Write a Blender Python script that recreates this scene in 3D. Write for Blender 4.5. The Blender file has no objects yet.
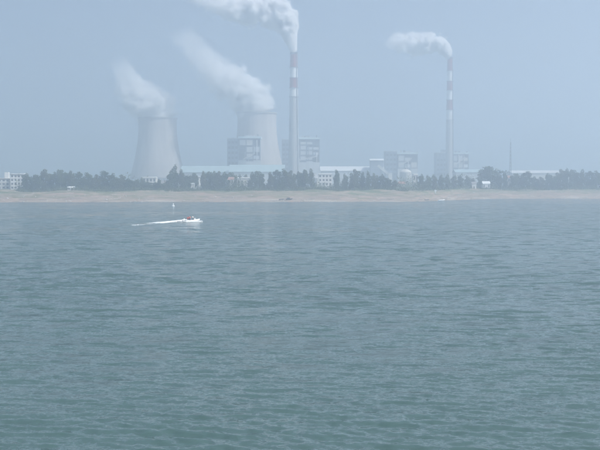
import bpy, bmesh, math, random
import numpy as np
from mathutils import Vector, Matrix

R = math.radians
random.seed(7)
rng = np.random.default_rng(11)
sc = bpy.context.scene
C = sc.collection

# ------------------------------------------------------------------ camera
CAM_H = 13.7
F = 1000.0                                   # focal length in photo pixels (600 wide)
TH = math.atan(44 / F)                       # horizon stands at photo row 181
cam_d = bpy.data.cameras.new('camera')
cam_d.sensor_width = 36.0
cam_d.lens = 36.0 * F / 600.0
cam_d.clip_start = 0.5
cam_d.clip_end = 20000
cam = bpy.data.objects.new('camera', cam_d)
C.objects.link(cam)
cam.location = (0, 0, CAM_H)
cam.rotation_euler = (math.pi / 2 - TH, 0, 0)
sc.camera = cam

# ------------------------------------------------------------------ sky, sun, exposure
SUN_AZ, SUN_EL = R(118), R(50)               # clockwise from +Y (away from the camera)
w = bpy.data.worlds.new('World')
sc.world = w
w.use_nodes = True
wn = w.node_tree
for n in list(wn.nodes):
    wn.nodes.remove(n)
sky = wn.nodes.new('ShaderNodeTexSky')
sky.sky_type = 'NISHITA'
sky.sun_disc = False
sky.sun_elevation = SUN_EL
sky.sun_rotation = SUN_AZ
sky.air_density = 1.0
sky.dust_density = 2.4
sky.ozone_density = 2.6
bg = wn.nodes.new('ShaderNodeBackground')
bg.inputs['Strength'].default_value = 0.066
wo = wn.nodes.new('ShaderNodeOutputWorld')
wn.links.new(sky.outputs[0], bg.inputs['Color'])
wn.links.new(bg.outputs[0], wo.inputs['Surface'])

sl = bpy.data.lights.new('sun', 'SUN')
sl.energy = 5.0
sl.angle = R(0.6)
sl.color = (1.0, 0.95, 0.88)
so = bpy.data.objects.new('sun', sl)
C.objects.link(so)
sdir = Vector((math.sin(SUN_AZ) * math.cos(SUN_EL), math.cos(SUN_AZ) * math.cos(SUN_EL), math.sin(SUN_EL)))
so.rotation_euler = sdir.to_track_quat('Z', 'Y').to_euler()
so.location = sdir * 3000

sc.view_settings.view_transform = 'Standard'
sc.view_settings.look = 'None'
sc.view_settings.exposure = 0.68
sc.view_settings.gamma = 1.0
sc.cycles.volume_bounces = 9
sc.cycles.max_bounces = 12
sc.cycles.use_denoising = True
sc.cycles.volume_step_rate = 1.0
sc.cycles.volume_max_steps = 256

# ------------------------------------------------------------------ helpers
PS = 0.85                                    # distance scale of the power station (chimneys about 185 m tall)
def W(px, py, Y):
    """a photo pixel and a distance along the ground -> a point"""
    x, v = (px - 300) / F, (225 - py) / F
    dy = math.cos(TH) + v * math.sin(TH)
    dz = -math.sin(TH) + v * math.cos(TH)
    t = Y / dy
    return Vector((x * t, Y, CAM_H + dz * t))

def mat(name, col, rough=0.85, var=0.12, scale=0.3, metal=0.0, bump=0.0):
    m = bpy.data.materials.new(name)
    m.use_nodes = True
    nt = m.node_tree
    p = nt.nodes['Principled BSDF']
    p.inputs['Roughness'].default_value = rough
    p.inputs['Metallic'].default_value = metal
    if var:
        tc = nt.nodes.new('ShaderNodeTexCoord')
        nz = nt.nodes.new('ShaderNodeTexNoise')
        nz.inputs['Scale'].default_value = scale
        nz.inputs['Detail'].default_value = 5
        mp = nt.nodes.new('ShaderNodeMapRange')
        mp.inputs['From Min'].default_value = 0.3
        mp.inputs['From Max'].default_value = 0.7
        mp.inputs['To Min'].default_value = 1 - var
        mp.inputs['To Max'].default_value = 1 + var
        mx = nt.nodes.new('ShaderNodeMix')
        mx.data_type = 'RGBA'
        mx.blend_type = 'MULTIPLY'
        mx.inputs[0].default_value = 1
        mx.inputs[6].default_value = (*col, 1)
        nt.links.new(tc.outputs['Object'], nz.inputs['Vector'])
        nt.links.new(nz.outputs['Fac'], mp.inputs['Value'])
        nt.links.new(mp.outputs[0], mx.inputs[7])
        nt.links.new(mx.outputs[2], p.inputs['Base Color'])
        if bump:
            b = nt.nodes.new('ShaderNodeBump')
            b.inputs['Strength'].default_value = bump
            nt.links.new(nz.outputs['Fac'], b.inputs['Height'])
            nt.links.new(b.outputs[0], p.inputs['Normal'])
    else:
        p.inputs['Base Color'].default_value = (*col, 1)
    return m

def streaked(name, col, sc_=(0.12, 0.12, 0.012), var=.22):
    m = mat(name, col, 0.9, var, 1.0)
    nt = m.node_tree
    nz = [n for n in nt.nodes if n.type == 'TEX_NOISE'][0]; tc = [n for n in nt.nodes if n.type == 'TEX_COORD'][0]
    mp = nt.nodes.new('ShaderNodeMapping'); mp.inputs['Scale'].default_value = sc_
    nt.links.new(tc.outputs['Object'], mp.inputs['Vector']); nt.links.new(mp.outputs[0], nz.inputs['Vector'])
    return m
M = {
    'concrete': mat('concrete', (0.40, 0.39, 0.37), 0.9, 0.14, 0.05),
    'tower': streaked('tower_concrete', (0.47, 0.43, 0.40)),
    'red': mat('red_paint', (0.30, 0.07, 0.06), 0.7, 0.2, 0.2),
    'sootred': mat('sooty_red_paint', (0.28, 0.07, 0.06), 0.8, 0.2, 0.2),
    'shaft': streaked('chimney_concrete', (0.40, 0.39, 0.38), (0.5, 0.5, 0.03)),
    'white': mat('white_paint', (0.78, 0.78, 0.76), 0.7, 0.08, 0.2),
    'steel': mat('grey_steel', (0.13, 0.15, 0.17), 0.6, 0.15, 0.2),
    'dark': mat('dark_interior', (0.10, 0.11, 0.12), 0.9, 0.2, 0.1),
    'clad': mat('pale_cladding', (0.58, 0.59, 0.59), 0.6, 0.10, 0.1),
    'bluewall': mat('blue_grey_cladding', (0.24, 0.28, 0.33), 0.7, 0.12, 0.1),
    'teal': mat('pale_teal_roof', (0.34, 0.45, 0.46), 0.6, 0.10, 0.08),
    'roofwhite': mat('white_roof_sheet', (0.72, 0.74, 0.74), 0.5, 0.06, 0.1),
    'rooftrim': mat('pale_cyan_trim', (0.60, 0.72, 0.74), 0.6, 0.06, 0.1),
    'plaster': mat('pale_plaster', (0.62, 0.60, 0.56), 0.9, 0.12, 0.4),
    'whitewall': mat('white_wash', (0.76, 0.75, 0.72), 0.9, 0.08, 0.5),
    'tile': mat('grey_roof_tile', (0.22, 0.21, 0.21), 0.9, 0.2, 0.8),
    'redtile': mat('brown_roof_tile', (0.30, 0.17, 0.13), 0.9, 0.2, 0.8),
    'glass': mat('window_glass', (0.05, 0.06, 0.07), 0.15, 0),
    'wood': mat('dark_boat_wood', (0.06, 0.055, 0.05), 0.7, 0.25, 2),
    'gel': mat('white_gelcoat', (0.80, 0.80, 0.79), 0.25, 0.04, 1),
    'black': mat('black_rubber', (0.02, 0.02, 0.022), 0.6, 0.1, 2),
    'seat': mat('tan_seat', (0.35, 0.30, 0.25), 0.7, 0.1, 3),
    'jacket': mat('red_life_jacket', (0.62, 0.09, 0.06), 0.8, 0.1, 6),
    'navy': mat('navy_cloth', (0.03, 0.035, 0.06), 0.9, 0.15, 6),
    'skin': mat('skin', (0.45, 0.28, 0.20), 0.6, 0.06, 6),
    'hair': mat('black_hair', (0.015, 0.013, 0.012), 0.6, 0.1, 6),
    'bark': mat('bark', (0.10, 0.08, 0.06), 0.95, 0.25, 2),
    'foam': mat('foam', (0.85, 0.87, 0.87), 0.9, 0.05, 2),
    'rock': mat('pale_rock', (0.42, 0.39, 0.35), 0.95, 0.2, 0.6),
}

def glue(o, parent):
    if parent is not None:
        o.parent = parent
    return o

def tag(o, label=None, cat=None, group=None, kind=None):
    if label: o['label'] = label
    if cat: o['category'] = cat
    if group: o['group'] = group
    if kind: o['kind'] = kind
    return o

def thing(name, label, cat, loc=(0, 0, 0), rz=0.0, group=None):
    o = bpy.data.objects.new(name, None)
    o.empty_display_size = 1
    C.objects.link(o)
    o.location = loc
    o.rotation_euler = (0, 0, rz)
    return tag(o, label, cat, group)

class MB:
    def __init__(s): s.v, s.f = [], []
    def add(s, vs, fs):
        k = len(s.v)
        s.v += [tuple(p) for p in vs]
        s.f += [tuple(i + k for i in q) for q in fs]
        return s
    def box(s, x0, x1, y0, y1, z0, z1):
        return s.add([(x0,y0,z0),(x1,y0,z0),(x1,y1,z0),(x0,y1,z0),(x0,y0,z1),(x1,y0,z1),(x1,y1,z1),(x0,y1,z1)],
                     [(0,3,2,1),(4,5,6,7),(0,1,5,4),(1,2,6,5),(2,3,7,6),(3,0,4,7)])
    def bar(s, a, b, t, t2=None):
        a, b = Vector(a), Vector(b)
        d = (b - a).normalized()
        u = d.cross(Vector((0, 0, 1)))
        if u.length < 1e-3: u = Vector((1, 0, 0))
        u.normalize(); n = d.cross(u)
        t2 = t if t2 is None else t2
        vs = [p + u * (i * r) + n * (j * r) for p, r in ((a, t / 2), (b, t2 / 2)) for i, j in ((-1,-1),(1,-1),(1,1),(-1,1))]
        return s.add(vs, [(0,3,2,1),(4,5,6,7),(0,1,5,4),(1,2,6,5),(2,3,7,6),(3,0,4,7)])
    def rings(s, prof, n=24, cx=0, cy=0, cap0=True, cap1=True):
        """prof = list of (radius, z): a surface of revolution"""
        vs = [(cx + r * math.cos(2*math.pi*k/n), cy + r * math.sin(2*math.pi*k/n), z) for r, z in prof for k in range(n)]
        fs = [(i*n+k, i*n+(k+1) % n, (i+1)*n+(k+1) % n, (i+1)*n+k) for i in range(len(prof)-1) for k in range(n)]
        if cap0: fs.append(tuple(reversed(range(n))))
        if cap1: fs.append(tuple((len(prof)-1)*n + k for k in range(n)))
        return s.add(vs, fs)
    def tube(s, pts, rads, n=8):
        prev = None; allv = []
        for i, p in enumerate(pts):
            p = Vector(p)
            d = (Vector(pts[min(i+1, len(pts)-1)]) - Vector(pts[max(i-1, 0)])).normalized()
            u = d.cross(Vector((0.3, 1, 0.1))); u.normalize(); q = d.cross(u)
            allv += [p + (u*math.cos(2*math.pi*k/n) + q*math.sin(2*math.pi*k/n)) * rads[i] for k in range(n)]
        fs = [(i*n+k, i*n+(k+1) % n, (i+1)*n+(k+1) % n, (i+1)*n+k) for i in range(len(pts)-1) for k in range(n)]
        fs += [tuple(reversed(range(n))), tuple((len(pts)-1)*n + k for k in range(n))]
        return s.add(allv, fs)
    def mesh(s, name, m, smooth=False):
        me = bpy.data.meshes.new(name)
        me.from_pydata(s.v, [], s.f)
        me.materials.append(M[m] if isinstance(m, str) else m)
        if smooth: me.polygons.foreach_set('use_smooth', [True]*len(me.polygons))
        me.update()
        return me
    def build(s, name, m, parent=None, smooth=False):
        o = bpy.data.objects.new(name, s.mesh(name, m, smooth))
        C.objects.link(o)
        return glue(o, parent)

def link_mesh(name, me, parent=None, loc=(0,0,0)):
    o = bpy.data.objects.new(name, me)
    C.objects.link(o)
    o.location = loc
    return glue(o, parent)

# ------------------------------------------------------------------ terrain
SX = np.array([-5200, -700, -400, -192, -97, 0, 66, 92, 120, 158, 230, 400, 700, 5200.0])
SY = np.array([600, 625, 632, 641, 650, 655, 660, 680, 735, 782, 772, 790, 800, 840.0])
def shore(X):
    X = np.asarray(X, float)
    b = np.interp(X, SX, SY)
    for dx in (-12, 12): b = b + np.interp(X + dx, SX, SY)
    b /= 3
    return b + 2.2*np.sin(X/17.0) + 1.4*np.sin(X/7.3+1) + 3.0*np.sin(X/61.0+2)
HS = np.array([-60, -30, 0, 6, 16, 26, 31, 45, 58, 62, 80, 92, 140, 300, 900, 4200.0])
HZ = np.array([-3.0, -1.5, 0.0, 0.35, 0.8, 1.3, 2.4, 3.3, 4.0, 5.0, 6.4, 6.9, 7.1, 7.6, 8.0, 8.0])
_ph = rng.uniform(0, 6.28, (24, 2)); _k = rng.normal(0, 1, (24, 2))
def ground(X, s):
    X = np.asarray(X, float); s = np.asarray(s, float)
    wob = 5*np.sin(X/23.0+1.3) + 3*np.sin(X/11.0) + 4*np.sin(X/47.0+.4)
    ss = np.where((s > 4) & (s < 100), s + wob*np.clip((s-4)/20, 0, 1)*np.clip((100-s)/20, 0, 1), s)
    z = np.interp(ss, HS, HZ)
    n = np.zeros_like(z)
    for i in range(24):
        wl = 5 + 2.2*i
        n += 0.012*wl**0.75*np.sin((X*_k[i,0]*0.7 + s*_k[i,1])*6.28/wl/1.2 + _ph[i,0])
    fade = np.clip(s/14, 0.0, 1)*np.clip(1.2 - s/500, 0.15, 1)
    return z + n*fade*0.9
def gz(X, Y):
    return float(ground(X, Y - float(shore(X))))

xs = np.unique(np.concatenate([np.linspace(-5000, -500, 24), np.arange(-500, 500, 2.5), np.linspace(500, 5000, 24)]))
ss = np.concatenate([np.arange(-60, 0, 6), np.arange(0, 140, 1.6), np.array([150, 165, 190, 230, 280, 350, 450, 600, 800, 1100, 1500, 2000, 2700, 3500, 4200.0])])
XX, SS = np.meshgrid(xs, ss)
YY = shore(XX)*np.clip(1.05 - SS/3000, 0, 1).clip(0, 1) + 700*(1 - np.clip(1.05 - SS/3000, 0, 1)) + SS
ZZ = ground(XX, SS)
def grid_mesh(name, X, Y, Z, material, smooth=True):
    nr, nc = X.shape
    v = np.stack([X, Y, Z], -1).reshape(-1, 3)
    i = np.arange(nr*nc).reshape(nr, nc)
    q = np.stack([i[:-1, :-1], i[:-1, 1:], i[1:, 1:], i[1:, :-1]], -1).reshape(-1, 4)
    me = bpy.data.meshes.new(name)
    me.vertices.add(len(v)); me.vertices.foreach_set('co', v.astype(np.float32).ravel())
    me.loops.add(q.size); me.loops.foreach_set('vertex_index', q.astype(np.int32).ravel())
    me.polygons.add(len(q)); me.polygons.foreach_set('loop_start', np.arange(0, q.size, 4, dtype=np.int32))
    me.update(calc_edges=True)
    if smooth: me.polygons.foreach_set('use_smooth', np.ones(len(q), bool))
    me.materials.append(material)
    me.validate()
    return me

def bank_material():
    m = bpy.data.materials.new('bank_soil_and_grass'); m.use_nodes = True
    nt = m.node_tree; N = nt.nodes; L = nt.links
    p = N['Principled BSDF']; p.inputs['Roughness'].default_value = 0.95
    geo = N.new('ShaderNodeNewGeometry')
    sep = N.new('ShaderNodeSeparateXYZ'); L.new(geo.outputs['Position'], sep.inputs[0])
    mapn = N.new('ShaderNodeMapping'); mapn.inputs['Scale'].default_value = (0.03, 0.075, 0.5)
    L.new(geo.outputs['Position'], mapn.inputs['Vector'])
    n1 = N.new('ShaderNodeTexNoise'); n1.inputs['Scale'].default_value = 1.0; n1.inputs['Detail'].default_value = 6
    L.new(mapn.outputs[0], n1.inputs['Vector'])
    n2 = N.new('ShaderNodeTexNoise'); n2.inputs['Scale'].default_value = 0.25; n2.inputs['Detail'].default_value = 5
    L.new(geo.outputs['Position'], n2.inputs['Vector'])
    a = N.new('ShaderNodeMath'); a.operation = 'MULTIPLY_ADD'
    L.new(n1.outputs['Fac'], a.inputs[0]); a.inputs[1].default_value = 9.0
    zh = N.new('ShaderNodeMath'); zh.operation = 'MULTIPLY'; zh.inputs[1].default_value = 0.5; L.new(sep.outputs['Z'], zh.inputs[0])
    L.new(zh.outputs[0], a.inputs[2])
    d = N.new('ShaderNodeMath'); d.operation = 'MULTIPLY_ADD'
    L.new(n2.outputs['Fac'], d.inputs[0]); d.inputs[1].default_value = 1.6; L.new(a.outputs[0], d.inputs[2])
    r = N.new('ShaderNodeMapRange'); r.inputs['From Min'].default_value = 3.8; r.inputs['From Max'].default_value = 10.2
    L.new(d.outputs[0], r.inputs['Value'])
    cr = N.new('ShaderNodeValToRGB')
    e = cr.color_ramp.elements
    e[0].position = 0.0; e[0].color = (0.36, 0.31, 0.25, 1)
    e[1].position = 1.0; e[1].color = (0.10, 0.13, 0.05, 1)
    for pos, c in ((0.22, (0.31, 0.25, 0.19, 1)), (0.28, (0.13, 0.11, 0.08, 1)), (0.34, (0.32, 0.24, 0.18, 1)), (0.46, (0.27, 0.20, 0.15, 1)), (0.50, (0.14, 0.14, 0.07, 1)), (0.58, (0.16, 0.15, 0.08, 1)), (0.62, (0.32, 0.25, 0.19, 1)), (0.68, (0.24, 0.20, 0.14, 1)), (0.73, (0.10, 0.12, 0.05, 1))):
        x = e.new(pos); x.color = c
    L.new(r.outputs[0], cr.inputs[0])
    L.new(cr.outputs[0], p.inputs['Base Color'])
    b = N.new('ShaderNodeBump'); b.inputs['Strength'].default_value = 0.6; b.inputs['Distance'].default_value = 0.8
    L.new(n2.outputs['Fac'], b.inputs['Height']); L.new(b.outputs[0], p.inputs['Normal'])
    return m
M['bank'] = bank_material()
terrain = link_mesh('ground', grid_mesh('ground', XX, YY, ZZ, M['bank']))
tag(terrain, kind='structure')
tag(terrain, 'sandy eroded lake bank rising to flat grassy ground')

# ------------------------------------------------------------------ water
def water_material():
    m = bpy.data.materials.new('lake_water'); m.use_nodes = True
    nt = m.node_tree; N = nt.nodes; L = nt.links
    p = N['Principled BSDF']
    p.inputs['Base Color'].default_value = (0.047, 0.088, 0.084, 1)
    p.inputs['IOR'].default_value = 1.33
    geo = N.new('ShaderNodeNewGeometry')
    n0 = N.new('ShaderNodeTexNoise'); n0.inputs['Scale'].default_value = 0.02; n0.inputs['Detail'].default_value = 3
    mp = N.new('ShaderNodeMapping'); mp.inputs['Scale'].default_value = (0.35, 1.0, 1)
    L.new(geo.outputs['Position'], mp.inputs['Vector']); L.new(mp.outputs[0], n0.inputs['Vector'])
    rr = N.new('ShaderNodeMapRange'); rr.inputs['From Min'].default_value = 0.3; rr.inputs['From Max'].default_value = 0.7
    rr.inputs['To Min'].default_value = 0.06; rr.inputs['To Max'].default_value = 0.16
    L.new(n0.outputs['Fac'], rr.inputs['Value']); L.new(rr.outputs[0], p.inputs['Roughness'])
    def vmath(op, a, b):
        n = N.new('ShaderNodeVectorMath'); n.operation = op
        for k_, q in enumerate((a, b)):
            if isinstance(q, tuple): n.inputs[k_].default_value = q
            elif q is not None: L.new(q, n.inputs['Scale'] if (op == 'SCALE' and k_) else n.inputs[k_])
        return n.outputs[0]
    def ripple(scale, detail, stretch, rot, gain):
        n = N.new('ShaderNodeTexNoise'); n.inputs['Scale'].default_value = scale; n.inputs['Detail'].default_value = detail
        mm = N.new('ShaderNodeMapping'); mm.inputs['Scale'].default_value = (stretch, 1, 1); mm.inputs['Rotation'].default_value = (0, 0, R(rot))
        L.new(geo.outputs['Position'], mm.inputs['Vector']); L.new(mm.outputs[0], n.inputs['Vector'])
        return vmath('MULTIPLY', vmath('SUBTRACT', n.outputs['Color'], (.5, .5, .5)), (gain*.8, gain, 0))
    at = N.new('ShaderNodeAttribute'); at.attribute_name = 'chop'
    fine = vmath('ADD', ripple(2.0, 2, .65, -10, 0.42), ripple(5.5, 2, .75, 8, 0.5))
    gust = N.new('ShaderNodeMapRange'); gust.inputs['From Min'].default_value = .35; gust.inputs['From Max'].default_value = .65
    gust.inputs['To Min'].default_value = .75; gust.inputs['To Max'].default_value = 1.25
    L.new(n0.outputs['Fac'], gust.inputs['Value'])
    fine = vmath('SCALE', fine, gust.outputs[0])
    broad = vmath('SCALE', ripple(.42, 3, .55, -8, 1.9), at.outputs['Fac'])
    nn = vmath('NORMALIZE', vmath('ADD', vmath('ADD', geo.outputs['Normal'], fine), broad), None)
    L.new(nn, p.inputs['Normal'])
    return m
M['water'] = water_material()
nw = 120
wl = np.exp(rng.uniform(np.log(0.5), np.log(1.6), nw))
wl[60:] = rng.uniform(1.1, 2.5, 60)
wd = R(-100) + rng.normal(0, 0.5, nw)            # travel towards the viewer
wd[60:] = R(-97) + rng.normal(0, 0.26, 60)
amp = 0.0048*wl**0.9
amp[60:] = 0.0046*wl[60:]**0.5
wph = rng.uniform(0, 6.28, nw)
def waves(X, Y, cell, lost=False):
    z = np.zeros_like(X); q = np.zeros_like(X)
    for i in range(nw):
        k = 2*np.pi/wl[i]
        att = np.clip((wl[i]/cell - 1.8)/1.6, 0, 1)
        q += (amp[i]*k)**2*(1-att*att)
        if att.max() == 0: continue
        ph = k*(X*np.cos(wd[i]) + Y*np.sin(wd[i])) + wph[i]
        z += amp[i]*att*(np.sin(ph) + 0.22*np.cos(2*ph))
    g = 0.72 + 0.35*np.sin(X/31+Y/47)*np.sin(Y/23-X/61+1) + 0.2*np.sin(X/9-Y/13)*np.sin(Y/7+X/17)
    if lost: return z*g, np.sqrt(q/((amp*2*np.pi/wl)**2).sum())
    return z*g
th = np.unique(np.concatenate([np.linspace(-180, -26, 40), np.linspace(-26, 26, 900), np.linspace(26, 180, 40)]))
rr_ = np.concatenate([[1.0, 6, 12, 18, 23, 27, 30], np.exp(np.arange(np.log(32), np.log(860), 0.0031)), np.array([900, 1000, 1200, 1500, 1900, 2400, 2850])])
TT, RR = np.meshgrid(np.radians(th), rr_)
WX, WY = RR*np.sin(TT), RR*np.cos(TT)
cell = np.maximum(np.gradient(rr_)[:, None]*np.ones_like(TT), 0.0012*RR)
cell = np.where(np.abs(TT) > R(26.1), 50, cell)
WZ, CHOP = waves(WX, WY, cell, True)
water = link_mesh('water', grid_mesh('water', WX, WY, WZ, M['water']))
wa = water.data.attributes.new('chop', 'FLOAT', 'POINT')     # share of the chop too small for the mesh
wa.data.foreach_set('value', CHOP.astype(np.float32).ravel())
tag(water, 'grey green lake water covered in small wind ripples', kind='structure')
def wz(x, y):
    return float(waves(np.array([[x]]), np.array([[y]]), np.array([[0.006*math.hypot(x, y)]]))[0, 0])

# ------------------------------------------------------------------ cooling towers
def cooling_tower(label, pxc, Y, ytop, prof_px):
    Y = Y*PS
    base = W(pxc, 181, Y)
    g = 8.0
    t = thing('cooling_tower', label, 'cooling tower', (base.x, Y, g), 0, 'hyperbolic cooling towers')
    k = Y/F
    top = W(pxc, ytop, Y).z - g
    zz, rad = [], []
    for py, rp in prof_px:
        zz.append(W(pxc, py, Y).z - g); rad.append(rp*k)
    zz, rad = np.array(zz), np.array(rad)
    order = np.argsort(zz)
    co = np.polyfit(zz, rad, 3)
    zs = np.linspace(9, top, 40)
    rs = np.polyval(co, zs)
    outer = [(float(r), float(z)) for r, z in zip(rs, zs)]
    inner = [(r-0.8, z) for r, z in reversed(outer)]
    prof = outer + inner
    n = 72
    b = MB()
    vs = [(r*math.cos(2*math.pi*q/n), r*math.sin(2*math.pi*q/n), z) for r, z in prof for q in range(n)]
    m = len(prof)
    fs = [(i*n+q, i*n+(q+1) % n, ((i+1) % m)*n+(q+1) % n, ((i+1) % m)*n+q) for i in range(m) for q in range(n)]
    b.add(vs, fs); b.build('shell', 'tower', t, True)
    rt = outer[-1][0]
    MB().add([(r*math.cos(2*math.pi*q/n), r*math.sin(2*math.pi*q/n), z) for r, z in ((rt+0.05, top-1.6), (rt+1.0, top-1.5), (rt+1.0, top+.2), (rt-0.85, top+.2)) for q in range(n)],
             [(i*n+q, i*n+(q+1) % n, (i+1)*n+(q+1) % n, (i+1)*n+q) for i in range(3) for q in range(n)]).build('rim', 'concrete', t)
    rb = outer[0][0]
    leg = None
    for q in range(36):
        a0 = 2*math.pi*q/36
        for sgn in (-1, 1):
            a1 = a0 + sgn*math.pi/36
            MB().bar(((rb+3)*math.cos(a0), (rb+3)*math.sin(a0), 0), ((rb-.4)*math.cos(a1), (rb-.4)*math.sin(a1), 9.3), 1.0).build('support_column', 'concrete', t)
    MB().rings([(rb+5, -1.5), (rb+5, 0.9), (rb+4, 0.9)], 48, cap1=False).build('basin', 'concrete', t)
    return t, top, rt

towL = cooling_tower('grey concrete cooling tower standing alone on the left', 158, 1720, 118,
                     [(118, 19.2), (126, 18.8), (140, 19.8), (150, 21.2), (160, 23.2), (170, 25.6), (180, 28)])
towR = cooling_tower('cooling tower half hidden by boiler house, left of the taller chimney', 257, 1690, 113,
                     [(113, 19.6), (121, 19.2), (135, 20.0), (147, 21.7), (157, 23.5), (167, 25.8), (178, 28.6)])

# ------------------------------------------------------------------ chimneys
def chimney(label, px, Y, ytop, rtop, rbot, bands):
    Y = Y*PS; rtop *= PS; rbot *= PS
    g = 8.0
    b = W(px, 181, Y)
    t = thing('chimney', label, 'chimney', (b.x, Y, g), 0, 'tall power station chimneys')
    H = W(px, ytop, Y).z - g
    def rad(z): return rbot + (rtop - rbot)*min(1, max(0, z/H))**0.75
    zlist = [(W(px, y0, Y).z - g, W(px, y1, Y).z - g, m) for y0, y1, m in bands]
    low = min(z[1] for z in zlist)
    MB().rings([(rad(z), z) for z in np.linspace(0, low, 12)], 32, cap0=False, cap1=False).build('shaft', 'shaft', t, True)
    for z1, z0, m in zlist:
        nm = {'red': 'red_band', 'sootred': 'red_band', 'white': 'white_band'}[m]
        MB().rings([(rad(z)+0.01, z) for z in np.linspace(z0, z1, 4)], 32, cap0=False, cap1=False).build(nm, m, t, True)
        MB().rings([(rad(z0)-.3, z0-.1), (rad(z0)+1.1, z0-.05), (rad(z0)+1.1, z0+.25), (rad(z0)-.3, z0+.25)], 32, cap0=False, cap1=False).build('gallery', 'steel', t)
    MB().rings([(rad(H)-.7, H-6), (rad(H)-.7, H+1.8), (rad(H)+.35, H+1.8), (rad(H)+.35, H-.5), (rad(H)-.1, H-.5)], 32, cap0=True, cap1=False).build('flue_lip', 'dark', t)
    MB().bar((rad(0)*0.7+.6, -rad(0)*.8, 0), (rad(H)*.7+.2, -rad(H)*.8, H-1), 0.7).build('ladder', 'steel', t)
    return t, H

ch1 = chimney('tall chimney with broad red and white bands, between the two boiler houses', 293.8, 1540, 54, 5.4, 9.2,
              [(54, 67.5, 'sootred'), (67.5, 78, 'white'), (78, 88, 'red'), (88, 97, 'white')])
ch2 = chimney('slim chimney on the right with three white bands', 449.3, 1720, 58.5, 4.6, 7.6,
              [(58.5, 71, 'sootred'), (71, 81.5, 'white'), (81.5, 90.5, 'sootred'), (90.5, 100, 'white'), (100, 110, 'sootred'), (110, 120, 'white')])

# ------------------------------------------------------------------ boiler houses
def frame_block(t, x0, x1, y0, y1, z1, cols, rows, zlow, core='dark', panel='clad', roof='roofwhite', fill=0.8, seed=1):
    """open steel frame over a dark core, with cladding panels set in its bays"""
    rd = random.Random(seed)
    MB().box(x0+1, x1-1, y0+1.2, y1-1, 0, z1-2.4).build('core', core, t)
    xs_ = np.linspace(x0+.5, x1-.5, cols+1)
    zs_ = np.linspace(zlow, z1-3, rows+1)
    for x in xs_:
        MB().box(x-.55, x+.55, y0+.1, y0+1.15, 0, z1-2.4).build('column', 'steel', t)
    for k_, z in enumerate(zs_):
        MB().box(x0-.05, x1+.05, y0-.15, y0+1.1, z-.45, z+.45).build('floor_beam', 'steel', t)
    for i in range(cols):
        for j in range(rows):
            if rd.random() < fill:
                q = 0.9 if rd.random() < .7 else 0.55
                a, b_ = xs_[i]+.75, xs_[i+1]-.75
                z0, z1_ = zs_[j]+.7, zs_[j+1]-.7
                MB().box(a, b_, y0+.35, y0+1.0, z0, z0+(z1_-z0)*q).build('wall_panel', rd.choice([panel, panel, panel, 'plaster']), t)
    # side face towards the sun
    ys_ = np.linspace(y0+1.2, y1-.6, 4)
    for j in range(rows):
        for i in range(3):
            MB().box(x1-.95, x1-.35, ys_[i]+.5, ys_[i+1]-.5, zs_[j]+.6, zs_[j+1]-.6).build('wall_panel', panel, t)
    # lower cladding
    n = max(2, cols)
    xl = np.linspace(x0-.3, x1+.3, n+1)
    for i in range(n):
        MB().box(xl[i]+.1, xl[i+1]-.1, y0-1.6, y0-.2, 0, zlow-1.0-(i % 2)*1.5).build('lower_cladding', panel, t)
    MB().box(x0-1.0, x1+1.0, y0-1.0, y1+1, z1-2.35, z1+.2).build('roof', 'rooftrim', t)
    for k_ in range(3):                          # flues, pipes and a sloping duct across the front
        x = x0+(x1-x0)*rd.uniform(.08, .95)
        MB().rings([(.45, rd.uniform(0, 8)), (.45, z1*rd.uniform(.55, .95))], 10, x, y0-.75).build('pipe', rd.choice(['steel', 'clad', 'plaster']), t, True)
    xa, xb = sorted((x0+(x1-x0)*rd.uniform(0, .4), x0+(x1-x0)*rd.uniform(.6, 1)))
    za = zlow*rd.uniform(.8, 1.2)
    MB().bar((xa, y0-2.2, za), (xb, y0-2.2, za+rd.uniform(4, 12)), 1.5).build('duct', 'plaster', t)
    for k_ in range(4):
        x = x0+(x1-x0)*(k_+.5+rd.uniform(-.3, .3))/4; h_ = rd.uniform(.8, 3.4); w_ = rd.uniform(.5, 1.6)
        MB().box(x-w_, x+w_, y0+1+rd.uniform(0, 3), y0+5.0, z1+.21, z1+.21+h_).build('roof_unit', rd.choice(['clad', 'steel', 'bluewall']), t)
    MB().box(x0-.9, x1+.9, y0-.9, y0-.8, z1+1.25, z1+1.4).build('roof_rail', 'steel', t)
    for k_ in range(7):
        x = x0-.8+(x1-x0+1.6)*k_/6
        MB().box(x-.06, x+.06, y0-.9, y0-.8, z1+.21, z1+1.24).build('rail_post', 'steel', t)
    MB().box(x0+(x1-x0)*.3, x0+(x1-x0)*.62, y0+5, y0+11, z1+.21, z1+2.0).build('roof_vent', 'clad', t)

def stair_block(t, x0, x1, y0, y1, z1, cols=3, step=9.0):
    MB().box(x0, x1, y0, y1, 0, z1).build('bunker_wall', 'bluewall', t)
    MB().box(x0-.6, x1+.6, y0-.6, y1+.6, z1+.02, z1+1.0).build('parapet', 'clad', t)
    z = 14
    xs_ = np.linspace(x0, x1, cols*2+1)
    while z < z1-6:
        for i in range(cols):
            a = xs_[i*2]+.3*(xs_[1]-xs_[0]); b_ = a+1.35*(xs_[1]-xs_[0])
            o = MB().box(a, b_, y0-.12, y0+.2, z, z+3.6).build('window', 'steel', t)
            MB().box(a+.25, b_-.25, y0-.18, y0-.10, z+.25, z+3.35).build('pane', 'glass', o)
        z += step
    for i in range(cols+1):
        x = x0+(x1-x0)*i/cols
        MB().box(x-.35, x+.35, y0-.5, y0-.13, 0, z1-1).build('pilaster', 'steel', t)

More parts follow.
